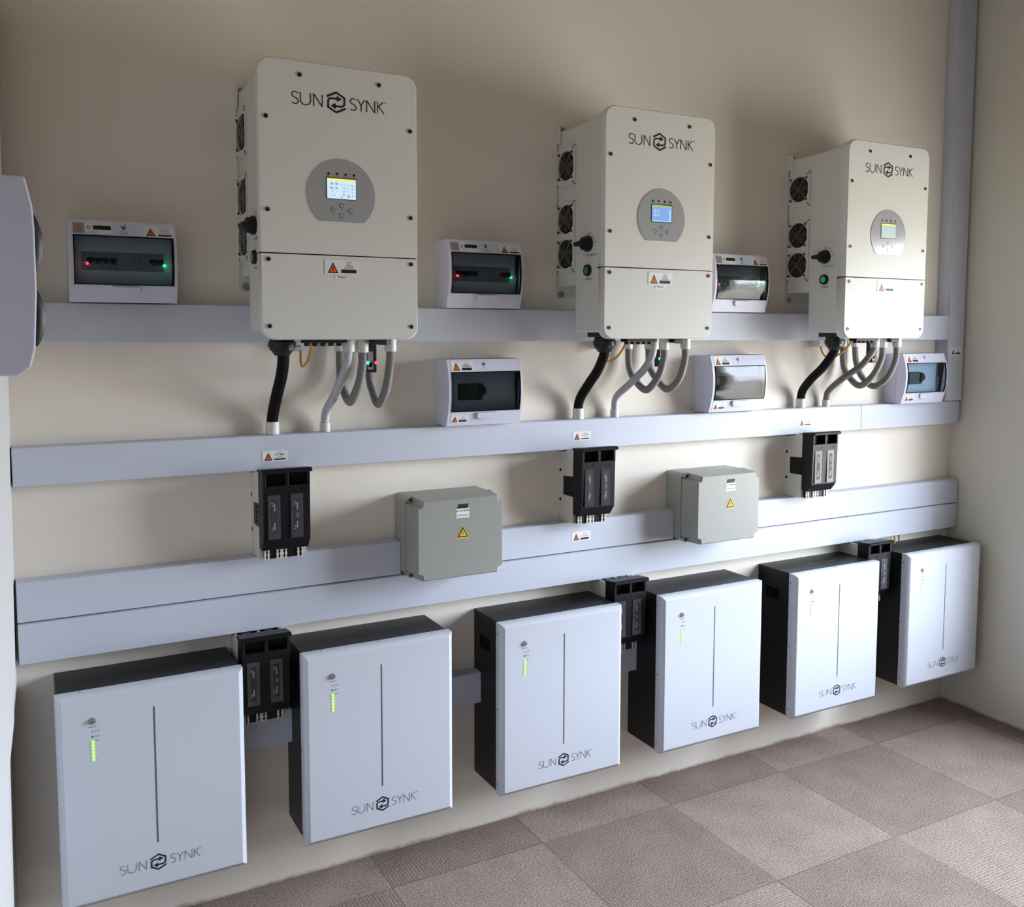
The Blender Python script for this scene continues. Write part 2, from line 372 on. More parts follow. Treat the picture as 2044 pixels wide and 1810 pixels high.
# left wall: slightly out of square, with a small set-back below knee height
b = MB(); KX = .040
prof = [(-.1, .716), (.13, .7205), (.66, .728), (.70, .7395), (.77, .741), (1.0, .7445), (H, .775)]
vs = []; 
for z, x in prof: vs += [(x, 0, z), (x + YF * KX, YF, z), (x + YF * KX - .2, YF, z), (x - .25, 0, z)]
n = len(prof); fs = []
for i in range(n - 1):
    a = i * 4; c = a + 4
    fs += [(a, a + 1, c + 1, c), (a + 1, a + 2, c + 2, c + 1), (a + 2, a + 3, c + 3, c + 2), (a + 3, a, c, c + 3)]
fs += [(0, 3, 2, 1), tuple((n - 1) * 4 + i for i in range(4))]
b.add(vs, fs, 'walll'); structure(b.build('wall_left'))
b = MB(); b.box(.2, XR + .15, YF - .15, YF, -.1, H, 'wallf'); structure(b.build('wall_front'))
b = MB(); b.box(.2, XR + .15, YF, 0, -.1, 0, 'carpet'); structure(b.build('floor'))
b = MB(); b.box(.2, XR + .15, YF - .15, .15, H, H + .1, 'ceil'); structure(b.build('ceiling'))

# ------------------------------------------------------------------ printed stickers (flat in local xz, facing -y)
def warn_tri(b, cx, z0, wd, ht, y, fill='org', edge='prn'):
    b.poly([(cx - wd / 2, z0), (cx + wd / 2, z0), (cx, z0 + ht)], y, edge)
    k = .70; cz = z0 + ht * .335
    tri = [(cx - wd / 2, z0), (cx + wd / 2, z0), (cx, z0 + ht)]
    b.poly([(cx + (p[0] - cx) * k, cz + (p[1] - cz) * k) for p in tri], y - .0002, fill)
    s = ht
    b.poly([(cx + .02 * s, z0 + .66 * s), (cx - .07 * s, z0 + .40 * s), (cx - .01 * s, z0 + .40 * s), (cx - .03 * s, z0 + .17 * s), (cx + .07 * s, z0 + .45 * s), (cx + .01 * s, z0 + .45 * s)], y - .0004, 'prn')

def warn_label(b, x0, x1, z0, z1, y, lines, bar=.2, title=None):
    """white sticker: warning triangle on the left, words over a black bar on the right"""
    w_, h = x1 - x0, z1 - z0
    b.box(x0, x1, y, y + .0004, z0, z1, 'lab')
    th = h * .72; warn_tri(b, x0 + w_ * .235, z0 + h * .10, min(w_ * .31, th * 1.08), th, y - .0003)
    cx = x0 + w_ * .69; bw = w_ * .44; bz = z0 + h * .12
    b.box(cx - bw / 2, cx + bw / 2, y - .0004, y, bz, bz + h * bar, 'prn')
    n = len(lines); top = z1 - h * .10; lo = bz + h * bar + h * .05; st = (top - lo) / n
    for i, (t, k) in enumerate(lines):
        cz = top - st * (i + .5); sz = min(st * 1.15, bw * k / max(1, len(t)) * 1.75)
        b.text(t, cx, cz, sz, y - .0003, 'prn' if i >= n - 2 else 'prn2')

def bird(b, cx, cz, s, y, m='blu'):
    # stylised bird mark: rounded body, raised wing, curled head
    body = [(-.50, .42), (-.30, .30), (-.02, .10), (.10, .16), (.22, .32), (.34, .18), (.34, -.12), (.18, -.40), (-.08, -.46), (-.26, -.34), (-.36, -.10), (-.44, .14)]
    b.poly([(cx + p[0] * s, cz + p[1] * s) for p in body], y, m)
    b.stroke([(cx + s * (.28 + .17 * math.cos(t)), cz + s * (.36 + .15 * math.sin(t))) for t in [PI * 1.05 - i * PI * 1.1 / 8 for i in range(9)]], s * .09, y, m)

def logo(b, cx, cz, k, y, m='prn', thin=1.0, mt=None):
    """word mark either side of a hexagon built from two chasing arrows; k scales millimetres"""
    S = .001 * k; mt = mt or m
    def st(pts, wd): b.stroke([(cx + p[0] * S, cz + p[1] * S) for p in pts], wd * S, y, m)
    def stt(pts, wd): b.stroke([(cx + p[0] * S, cz + p[1] * S) for p in pts], wd * S, y, mt)
    for q in (1, -1):
        st([(-25 * q, 13.0 * q), (0, 25 * q), (21.5 * q, 13.5 * q), (21.5 * q, -1 * q), (20.6 * q, -5.2 * q), (17.6 * q, -8.2 * q), (13 * q, -9.4 * q), (-2 * q, -9.4 * q)], 4.9)
        b.poly([(cx + p[0] * q * S, cz + p[1] * q * S) for p in ((-15, -9.4), (-1.5, -17.2), (-1.5, -1.6))], y, m)
    t = 2.6 * thin; hh = 15.2
    def Sx(x0, w_):
        pts = []
        for a in range(9): u = math.radians(35 + a * (235 / 8)); pts.append((x0 + w_ / 2 + w_ * .46 * math.cos(u), hh * .52 + hh * .46 * math.sin(u)))
        for a in range(1, 9): u = math.radians(75 - a * (225 / 8)); pts.append((x0 + w_ / 2 + w_ * .47 * math.cos(u), -hh * .50 + hh * .48 * math.sin(u)))
        return pts
    stt(Sx(-116, 18), t)
    stt([(-93.5, hh), (-93.5, -5)] + [(-80.5 + 13 * math.cos(PI + a * PI / 8), -3.0 + 12.5 * math.sin(PI + a * PI / 8)) for a in range(1, 8)] + [(-67.5, -5), (-67.5, hh)], t)
    stt([(-59, -hh), (-59, hh)], t); stt([(-59, hh), (-37, -hh)], t); stt([(-37, -hh), (-37, hh)], t)
    stt(Sx(37, 17), t)
    stt([(57, hh), (67, 0), (77, hh)], t); stt([(67, 0), (67, -hh)], t)
    stt([(82, -hh), (82, hh)], t); stt([(82, hh), (104, -hh)], t); stt([(104, -hh), (104, hh)], t)
    stt([(112, -hh), (112, hh)], t); stt([(128, hh), (112.5, 1)], t); stt([(115, 3), (130, -hh)], t)
    b.stroke([(cx + S * (134.5 + 2.1 * math.cos(a * PI / 4)), cz + S * (hh - 2 + 2.1 * math.sin(a * PI / 4))) for a in range(9)], .9 * S, y, mt)

# ------------------------------------------------------------------ cable trunking
DT = .05
def trunk(name, label, x0, x1, z0, z1, d=DT, group='white cable trunking runs', cap=True, y1=0.0):
    o = thing(name, label, 'trunking', ((x0 + x1) / 2, 0, z0), group)
    cx = (x0 + x1) / 2
    b = MB(); b.box(x0 - cx, x1 - cx, -d + .006, y1, 0, z1 - z0, 'trunk'); b.build('base', o, bevel=.0012)
    b = MB(); b.box(x0 - cx, x1 - cx, -d, -d + .0055, .0012, z1 - z0 - .0012, 'trunk'); b.build('lid', o, bevel=.0018)
    return o
t1 = trunk('cable_trunking', 'topmost horizontal white trunking, passing behind the three inverters', .760, 4.286, 1.6190, 1.7215, .06)
t2 = trunk('cable_trunking', 'long white trunking that the six black and grey conduits drop into', .7505, 3.7815, 1.2555, 1.3565)
t2b = trunk('cable_trunking', 'short right-hand length of middle white trunking under the corner riser', 3.7825, 4.3895, 1.2555, 1.3560)
t3a = trunk('cable_trunking', 'upper paired trunking length left of the first grey junction box', .7480, 1.7890, .9060, 1.0110)
t3m = trunk('cable_trunking', 'upper paired trunking length between the two grey junction boxes', 2.0820, 2.8380, .9060, 1.0110)
t3r = trunk('cable_trunking', 'upper paired trunking length right of the second grey junction box', 3.1312, 4.4000, .9060, 1.0110)
t3b = trunk('cable_trunking', 'lower of the paired white trunkings, just above the batteries', .7480, 4.4000, .7960, .9035)
t4 = trunk('cable_trunking', 'lowest white trunking seen in the gaps behind the batteries', 1.15, 2.74, .4470, .5500, .05)
# vertical riser in the corner
rz = thing('cable_trunking', 'vertical white trunking rising up the right corner of the wall', 'trunking', (4.337, 0, 1.357), 'white cable trunking runs')
b = MB(); b.box(-.050, .050, -.054, 0, 0, H - 1.357, 'trunk'); b.build('base', rz, bevel=.0015)
b = MB(); b.box(-.050, .050, -.060, -.0545, .001, H - 1.358, 'trunk'); b.build('lid', rz, bevel=.002)
for o, x0 in ((t2, .7505), (t3a, .748), (t3b, .748)):
    b = MB(); k = x0 - o.location.x; hz = .1 if o is not t3b else .107
    b.box(k - .0012, k, -DT + .003, -.004, .003, hz, 'gap'); b.build('open_end', o)

def trunk_sticker(parent, x0, x1, z0, z1, lines, d=DT, bar=.13):
    b = MB(); b.T = Matrix.Translation((0, 0, 0)); cx, cz = parent.location.x, parent.location.z
    warn_label(b, x0 - cx, x1 - cx, z0 - cz, z1 - cz, -d - .0006, lines, bar)
    o = b.build('warning_sticker', parent); o['label'] = 'small white sticker with an orange warning triangle'
trunk_sticker(t2, 1.3740, 1.4465, 1.281, 1.3115, [('DC', .3), ('DC 200P', .9), ('isolate', .5)])
trunk_sticker(t2, 2.4070, 2.4790, 1.2855, 1.3155, [('DC', .3), ('DC 200P', .9), ('isolate', .5)])
trunk_sticker(t2, 3.4380, 3.5060, 1.2860, 1.3165, [('DC', .3), ('DC 200P', .9), ('isolate', .5)])
trunk_sticker(t3m, 2.4060, 2.4800, .9415, .9740, [('Battery', .5), ('Fuse DC 200P', 1.1)], bar=.2)
trunk_sticker(rz, 4.303, 4.374, 1.5535, 1.5855, [('AC', .3), ('Supply', .8)], .06, .24)

# ------------------------------------------------------------------ inverters
IX = [1.531, 2.5648, 3.5929]; IZ = 1.6628
def rounded(x0, x1, z0, z1, r, corners, n=8):
    pts = []
    for (cx, cz, a0, c) in ((x1, z0, -90, 'br'), (x1, z1, 0, 'tr'), (x0, z1, 90, 'tl'), (x0, z0, 180, 'bl')):
        if c in corners:
            sx = -1 if cx == x1 else 1; sz = -1 if cz == z1 else 1
            for i in range(n + 1):
                a = math.radians(a0 + 90 * i / n); pts.append((cx + sx * r + r * math.cos(a), cz + sz * r + r * math.sin(a)))
        else: pts.append((cx, cz))
    return pts

def side(x):   # frame whose local x runs towards the room along the left flank (facing -x)
    # local (a, b, c): a -> +y reversed so that text reads left to right, b -> outward -x, c -> z
    return Matrix(((0, 1, 0, x), (-1, 0, 0, 0), (0, 0, 1, 0), (0, 0, 0, 1)))

def inverter(i, label, scr):
    o = thing('solar_inverter', label, 'inverter', (IX[i], 0, IZ), 'solar inverters')
    # heat sink section against the wall, body, flared shoulder
    b = MB(); b.box(-.196, .196, -.125, -.010, .137, .640, 'inv'); b.build('heat_sink', o, bevel=.003)
    b = MB(); b.box(-.200, .200, -.006, 0, .10, .657, 'inv')
    for sx in (-1, 1): b.box(sx * .200 - .0015, sx * .200 + .0015, -.030, 0, .60, .657, 'inv')
    b.build('mounting_bracket', o, bevel=.001)
    for z in (.648, .112):
        b = MB(); b.cyl((-.181, z), .011, -.0065, -.0090, 'y', 'zinc', 16); b.cyl((-.181, z), .0075, -.009, -.0150, 'y', 'zinc', 6, smooth=False); b.build('mounting_bolt', o)
    b = MB(); b.prism([(-.1255, -.0145), (-.272, -.0145), (-.272, .650), (-.1255, .640)], -.200, .200, 'x', 'inv'); b.build('body', o, bevel=.006, seg=3)
    yf = -.3105
    def cover(poly, name):
        b = MB(); n = len(poly)
        cx = sum(p[0] for p in poly) / n; cz = sum(p[1] for p in poly) / n
        def lay(ins, y): return [(p[0] - math.copysign(min(ins, abs(p[0])), p[0]) if abs(p[0]) > .1 else p[0], y, p[1]) for p in poly]
        v0 = lay(.012, -.262); v1 = lay(0, -.290); v2 = [(p[0], -.3065, p[1]) for p in poly]
        v3 = [(p[0] - math.copysign(.0025, p[0]), yf, p[1] - (0 if abs(p[1] - .184) < .004 else math.copysign(.0025, p[1] - .2))) for p in poly]
        b.add(v0 + v1 + v2 + v3, [(k * n + j, k * n + (j + 1) % n, (k + 1) * n + (j + 1) % n, (k + 1) * n + j) for k in range(3) for j in range(n)], 'cover', True)
        b.add(v3, [tuple(range(n))], 'cover'); b.add(v0, [tuple(range(n))[::-1]], 'cover')
        return b.build(name, o)
    cover(rounded(-.2125, .2125, .1862, .6680, .036, ('tl', 'tr')), 'upper_cover')
    cover(rounded(-.2125, .2125, -.0345, .1828, .034, ('bl', 'br')), 'lower_cover')
    b = MB(); b.box(-.2105, .2105, -.3035, -.270, .1826, .1864, 'gap'); b.build('cover_gap', o)
    zz = [.6324, .5218, .2924, .1687, 0]
    for k in range(10):
        sx = (-1 if k % 2 == 0 else 1) * (.1055 if k < 2 else .1925); z = zz[k // 2]
        b = MB(); b.cyl((sx, z), .0057, yf + .0004, yf - .0022, 'y', 'screw', 16); b.cyl((sx, z), .0026, yf - .0022, yf - .0024, 'y', 'rec', 6); b.build('cover_screw', o)
    b = MB(); logo(b, -.0105, .5745, 1.0, yf - .0006); b.build('brand_logo', o)
    # display: disc cut flat at the bottom
    cx, cz, r = .0003, .3405, .0913
    a0 = math.asin(.0693 / r)
    pts = [(cx + r * math.cos(a), cz + r * math.sin(a)) for a in [-a0 + (PI + 2 * a0) * k / 44 for k in range(45)]]
    b = MB(); b.prism([(p[0], p[1]) for p in pts], yf + .001, yf - .0016, 'y', 'grey')
    pan = b.build('display_panel', o)
    b = MB(); b.box(-.0400, .0400, yf - .0024, yf - .0014, .3285, .3835, 'rec')
    b.quad(-.0385, .0385, .3300, .3815, yf - .0027, scr)
    b.quad(-.0385, .0385, .3755, .3812, yf - .0030, 'scry' if i != 1 else 'scrg')
    if i == 0:
        for (x, z, w_, h) in ((-.026, .368, .007, .006), (-.014, .368, .006, .006), (-.027, .357, .008, .005), (-.014, .357, .007, .005), (-.025, .349, .006, .0015), (-.013, .349, .004, .0015),
                              (.012, .366, .034, .0012), (.029, .364, .004, .004), (.029, .356, .004, .004), (.029, .347, .003, .004), (.029, .339, .004, .003), (.010, .358, .018, .0012), (.006, .350, .003, .006), (.014, .350, .002, .005),
                              (.006, .341, .006, .004), (.019, .338, .006, .007), (0, .335, .004, .005), (-.023, .338, .014, .0015)):
            b.quad(x - w_ / 2, x + w_ / 2, z - h / 2, z + h / 2, yf - .0030, 'scrd')
    elif i == 1:
        for k in range(4): b.quad(-.031, -.023 + .004 * (k % 2), .3655 - k * .006, .3675 - k * .006, yf - .003, 'scr1'); b.quad(-.016, -.010, .3655 - k * .006, .3675 - k * .006, yf - .003, 'scr1')
        b.quad(.030, .034, .333, .370, yf - .003, 'scr1')
        b.quad(-.034, .034, .3312, .3335, yf - .003, 'scr1')
    b.build('screen', pan)
    for k in range(4):
        x = -.034 + k * .0227
        b = MB(); b.cyl((x, .3930), .0028, yf - .0015, yf - .0026, 'y', 'rec', 12); b.build('indicator_light', pan)
        b = MB()
    for k, t in enumerate(('DC', 'AC', 'Normal', 'Alarm')): b.text(t, -.034 + k * .0227, .3872, .0052, yf - .0018, 'grey2')
    for k, t in enumerate(('2', '5', '8', '12')): b.text(t, -.0445, .374 - k * .012, .004, yf - .0018, 'grey2')
    b.build('panel_lettering', pan)
    for (x, z, t) in ((0, .3130, 'Esc'), (0, .2885, 'Enter'), (-.0235, .3010, 'Up'), (.0235, .3010, 'Down')):
        b = MB(); b.ring((x, z), .0052, .0007, yf - .0018, 'y', 'grey2', 20, 6); b.cyl((x, z), .0046, yf - .0014, yf - .0022, 'y', 'grey', 16)
        b.text(t, x, z - .0092, .0040, yf - .0018, 'grey2'); b.build('panel_button', pan)
    b = MB(); warn_label(b, -.0475, .0465, .1345, .1735, yf - .0010, [('Caution', .75), ('High', .4), ('Warning', .9), ('Dual Supply', 1.0)], .24)
    b.box(-.020, .020, yf - .0008, yf - .0003, .1235, .1335, 'lab'); b.text('Phase %d' % (i + 1), 0, .1287, .0085, yf - .0012, 'prn')
    b.build('warning_label', o)
    # flank facing -x: fans, plates, isolator, push button
    T = side(-.196)
    for (z0, z1, fans) in ((.458, .585, (.523,)), (.178, .408, (.352, .240))):
        b = MB(); b.T = T
        cuts = [z1] if len(fans) == 1 else [z1, .296]
        zs = cuts + [z0]
        for f_, a, c in zip(fans, zs[:-1], zs[1:]):
            b.ringplate(.0622, f_, .0115, .1200, c, a, .0465, -.0045, 0, 'inv', p=4.2)
        b.build('fan_plate', o)
        for (x, z) in ((.0165, z1 - .006), (.0165, z0 + .006), (.108, z1 - .010), (.108, z0 + .010), (.1165, z1 - .003), (.1165, z0 + .003)):
            b = MB(); b.T = T; b.cyl((x, z), .0030, -.0045, -.0060, 'y', 'screw', 10); b.build('plate_screw', o)
        for f_ in fans:
            b = MB(); b.T = T; b.cyl((.0622, f_), .0455, -.0004, -.0012, 'y', 'rec', 32)
            b.cyl((.0622, f_), .014, -.001, -.0030, 'y', 'blk', 20)
            for k in range(7):
                a = 2 * PI * k / 7
                b.poly([(.0622 + rr * math.cos(a + w_), f_ + rr * math.sin(a + w_)) for rr, w_ in ((.014, 0), (.042, -.10), (.043, .38), (.014, .5))], -.0018, 'blk')
            fn = b.build('fan', o)
            b = MB(); b.T = T
            for R0 in (.009, .0155, .022, .0285, .035, .0415): b.ring((.0622, f_), R0, .0007, -.0062, 'y', 'wire', 28, 5)
            for a in (PI / 4, 3 * PI / 4):
                dx, dz = math.cos(a) * .056, math.sin(a) * .056
                b.tube([(.0622 - dx, -.0070, f_ - dz), (.0622, -.0075, f_), (.0622 + dx, -.0070, f_ + dz)], .0011, 'wire', 6)
                for q in (-1, 1): b.cyl((.0622 + dx * q, f_ + dz * q), .0042, -.0045, -.0085, 'y', 'screw', 10)
            b.build('fan_grille', fn)
    T = side(-.200)
    b = MB(); b.T = T; b.cyl((.205, .262), .0245, 0, -.010, 'y', 'blk', 28); b.cyl((.2045, .262), .0215, -.010, -.024, 'y', 'blk', 28, r2=.0195)
    b.prism([(.166, .258), (.166, .2655), (.173, .2685), (.205, .271), (.222, .267), (.222, .257), (.205, .253), (.173, .255)], -.014, -.034, 'y', 'blk'); b.build('isolator_switch', o, bevel=.0012)
    b = MB(); b.T = T; b.cyl((.2035, .1800), .0185, 0, -.009, 'y', 'blk', 28, r2=.0175); pb = b.build('power_button', o)
    b = MB(); b.T = T; b.cyl((.2035, .1800), .0115, -.0088, -.0098, 'y', 'gbtn' if i < 2 else 'gbtn2', 22, r2=.0110); b.build('button_cap', pb)
    b = MB(); b.T = T
    b.text('DC SWITCH', .222, .2265, .0105, -.0006, 'prn', .95); b.build('switch_lettering', o)
    b = MB(); b.T = T; b.text('ON/OFF', .2065, .1515, .0095, -.0006, 'prn'); b.build('button_lettering', o)
    b = MB(); b.T = T; b.text('OFF', .207, .2940, .008, -.0006, 'prn'); b.text('ON', .243, .2640, .008, -.0006, 'prn')
    b.stroke([(.205 + .0345 * math.cos(math.radians(a)), .262 + .0345 * math.sin(math.radians(a))) for a in range(15, 66, 10)], .0010, -.0006, 'prn'); b.build('position_lettering', o)
    # underside connectors
    b = MB()
    for k in range(5): b.cyl((-.078 + k * .022, -.245), .0085, -.0145, -.052, 'z', 'blk', 14)
    b.box(-.090, .026, -.262, -.226, -.044, -.0145, 'blk'); b.build('connector_row', o)
    b = MB(); b.cyl((.140, -.235), .017, -.0145, -.050, 'z', 'blk', 18); b.box(.104, .140, -.255, -.215, -.048, -.0145, 'blk'); b.build('meter_socket', o)
    # big black battery gland
    b = MB(); b.box(-.168, -.098, -.245, -.150, -.030, -.0145, 'blk2'); b.cyl((-.133, -.198), .034, -.030, -.064, 'z', 'blk2', 10, smooth=False)
    b.cyl((-.133, -.198), .037, -.040, -.056, 'z', 'blk2', 20, smooth=False); b.cyl((-.133, -.198), .030, -.064, -.078, 'z', 'blk2', 10, r2=.020, smooth=False); b.build('battery_gland', o, bevel=.002)
    return o
names = ['leftmost', 'middle', 'right-hand']
inverter(0, 'wall-hung white inverter at left, screen showing a bright white page', 'scr1')
inverter(1, 'wall-hung white inverter in the middle, screen showing a blue page', 'scr2')
inverter(2, 'wall-hung white inverter nearest the corner riser, with a pale screen', 'scr3')

# ------------------------------------------------------------------ conduits under each inverter
WH = ['left inverter', 'middle inverter', 'right-hand inverter']
def at(i, p): return (IX[i] + p[0], p[1], IZ + p[2])
def path(i, P): return [at(i, p) for p in P]
BL = [[(-.130, -.198, -.066), (-.129, -.19, -.097), (-.127, -.16, -.136), (-.125, -.10, -.190), (-.123, -.050, -.240), (-.122, -.031, -.268), (-.122, -.030, -.302)],
      [(-.131, -.198, -.066), (-.131, -.19, -.092), (-.127, -.15, -.139), (-.126, -.10, -.182), (-.126, -.048, -.232), (-.125, -.031, -.266), (-.125, -.030, -.302)],
      [(-.129, -.198, -.066), (-.122, -.18, -.093), (-.130, -.14, -.146), (-.146, -.10, -.190), (-.135, -.048, -.235), (-.128, -.031, -.268), (-.128, -.030, -.302)]]
LT = [[(.044, -.22, -.062), (.042, -.212, -.099), (.040, -.17, -.144), (.037, -.11, -.195), (.032, -.052, -.240), (.032, -.031, -.272), (.032, -.030, -.302)],
      [(.045, -.22, -.062), (.046, -.21, -.091), (.045, -.17, -.136), (.029, -.11, -.188), (.019, -.050, -.234), (.024, -.031, -.272), (.024, -.030, -.302)],
      [(.056, -.22, -.062), (.053, -.21, -.088), (.042, -.17, -.140), (.014, -.11, -.190), (.004, -.050, -.241), (.010, -.031, -.276), (.010, -.030, -.302)]]
LA = [[(.084, -.22, -.062), (.082, -.22, -.112), (.079, -.195, -.165), (.077, -.13, -.213), (.081, -.065, -.188), (.080, -.035, -.145), (.080, -.030, -.062)],
      [(.088, -.22, -.062), (.087, -.22, -.101), (.086, -.195, -.158), (.085, -.13, -.208), (.083, -.065, -.176), (.080, -.035, -.131), (.079, -.030, -.062)],
      [(.100, -.22, -.062), (.095, -.22, -.114), (.080, -.195, -.178), (.085, -.13, -.220), (.095, -.065, -.188), (.095, -.035, -.142), (.094, -.030, -.062)]]
LB = [[(.166, -.22, -.062), (.163, -.22, -.113), (.162, -.19, -.180), (.161, -.13, -.222), (.167, -.065, -.185), (.169, -.035, -.147), (.171, -.030, -.062)],
      [(.176, -.22, -.062), (.174, -.22, -.110), (.174, -.19, -.173), (.172, -.13, -.208), (.174, -.065, -.173), (.168, -.035, -.133), (.165, -.030, -.062)],
      [(.178, -.22, -.062), (.174, -.22, -.120), (.164, -.19, -.190), (.161, -.13, -.224), (.169, -.065, -.190), (.167, -.035, -.131), (.163, -.030, -.062)]]
ZT2 = 1.3565 - IZ
for i in range(3):
    def adaptor(parent, x, y, z0, z1, r, m='adap'):
        b = MB(); b.cyl((IX[i] + x - parent.location.x, y - parent.location.y), r, IZ + z0 - parent.location.z, IZ + z1 - parent.location.z, 'z', m, 20); b.build('adaptor', parent, bevel=.0012)
    def conduit(name, label, P, r, m, group, corr=.0034, amp=.0013):
        L0 = Vector(at(i, P[-1])); o = thing(name, label, 'conduit', tuple(L0), group)
        b = MB(); b.tube([tuple(Vector(at(i, p)) - L0) for p in P], r, m, 14, corr, amp); b.build('corrugated_sleeve' if corr else 'sleeve', o); return o
    o = conduit('flexible_conduit', 'thick black sleeved conduit curving down from the ' + WH[i], BL[i], .0160, 'slv', 'black battery conduits', 0, 0)
    adaptor(o, BL[i][-1][0], BL[i][-1][1] , ZT2, -.270, .0190)
    o = conduit('flexible_conduit', 'pale grey corrugated conduit sweeping down to the trunking from the ' + WH[i], LT[i], .0112, 'lightc' if i < 2 else 'greyc', 'pale conduits under the inverters')
    adaptor(o, LT[i][0][0], -.22, -.069, -.0145, .0170); adaptor(o, LT[i][-1][0], LT[i][-1][1], ZT2, -.279, .0150)
    o = conduit('flexible_conduit', 'first U-shaped grey conduit loop, left of its pair, under the ' + WH[i], LA[i], .0112, 'greyc', 'grey conduit loops')
    adaptor(o, LA[i][0][0], -.22, -.071, -.0145, .0165); adaptor(o, LA[i][-1][0], -.030, -.071, 1.6190 - IZ, .0150)
    o = conduit('flexible_conduit', 'second U-shaped grey conduit loop, right of its pair, under the ' + WH[i], LB[i], .0112, 'greyc', 'grey conduit loops')
    adaptor(o, LB[i][0][0], -.22, -.069, -.0145, .0165); adaptor(o, LB[i][-1][0], -.030, -.071, 1.6190 - IZ, .0150)
    # earth wire with its terminal block
    Y = [(-.038, -.036, -.062), (-.045, -.06, -.097), (-.052, -.10, -.111), (-.051, -.15, -.094), (-.055, -.20, -.055), (-.052, -.215, -.0145)]
    o = thing('earth_wire', 'thin yellow wire looping beneath the ' + WH[i], 'wire', at(i, (-.033, -.018, -.0438)), 'yellow wire loops')
    L0 = o.location
    b = MB(); b.tube([tuple(Vector(at(i, p)) - L0) for p in Y], .0036, 'yel', 8); b.build('wire', o)
    b = MB(); b.box(-.018, .018, -.024, .018, -.026, 0, 'adap'); b.cyl((-.010, -.012), .004, -.024, -.027, 'y', 'zinc', 10); b.build('terminal_block', o, bevel=.001)
    # plug-in wireless logger
    o = thing('data_logger', 'small black plug-in logger with green and red lights under the ' + WH[i], 'data logger', at(i, (.136, -.137, -.048)), 'plug-in loggers')
    b = MB(); b.box(-.015, .015, -.015, .015, -.082, 0, 'blk2'); b.build('housing', o, bevel=.003)
    b = MB(); b.box(-.0135, .0025, -.0162, -.0150, -.073, -.022, 'foil'); b.box(-.0105, -.0005, -.0172, -.0160, -.066, -.053, 'rec'); b.build('label', o)
    b = MB(); b.cyl((-.0145, -.054), .0050, -.0150, -.0190, 'y', 'ledg', 14); b.build('green_light', o)
    b = MB(); b.cyl((.0105, -.054), .0044, -.0155, -.0200, 'y', 'ledr', 14); b.build('red_light', o)

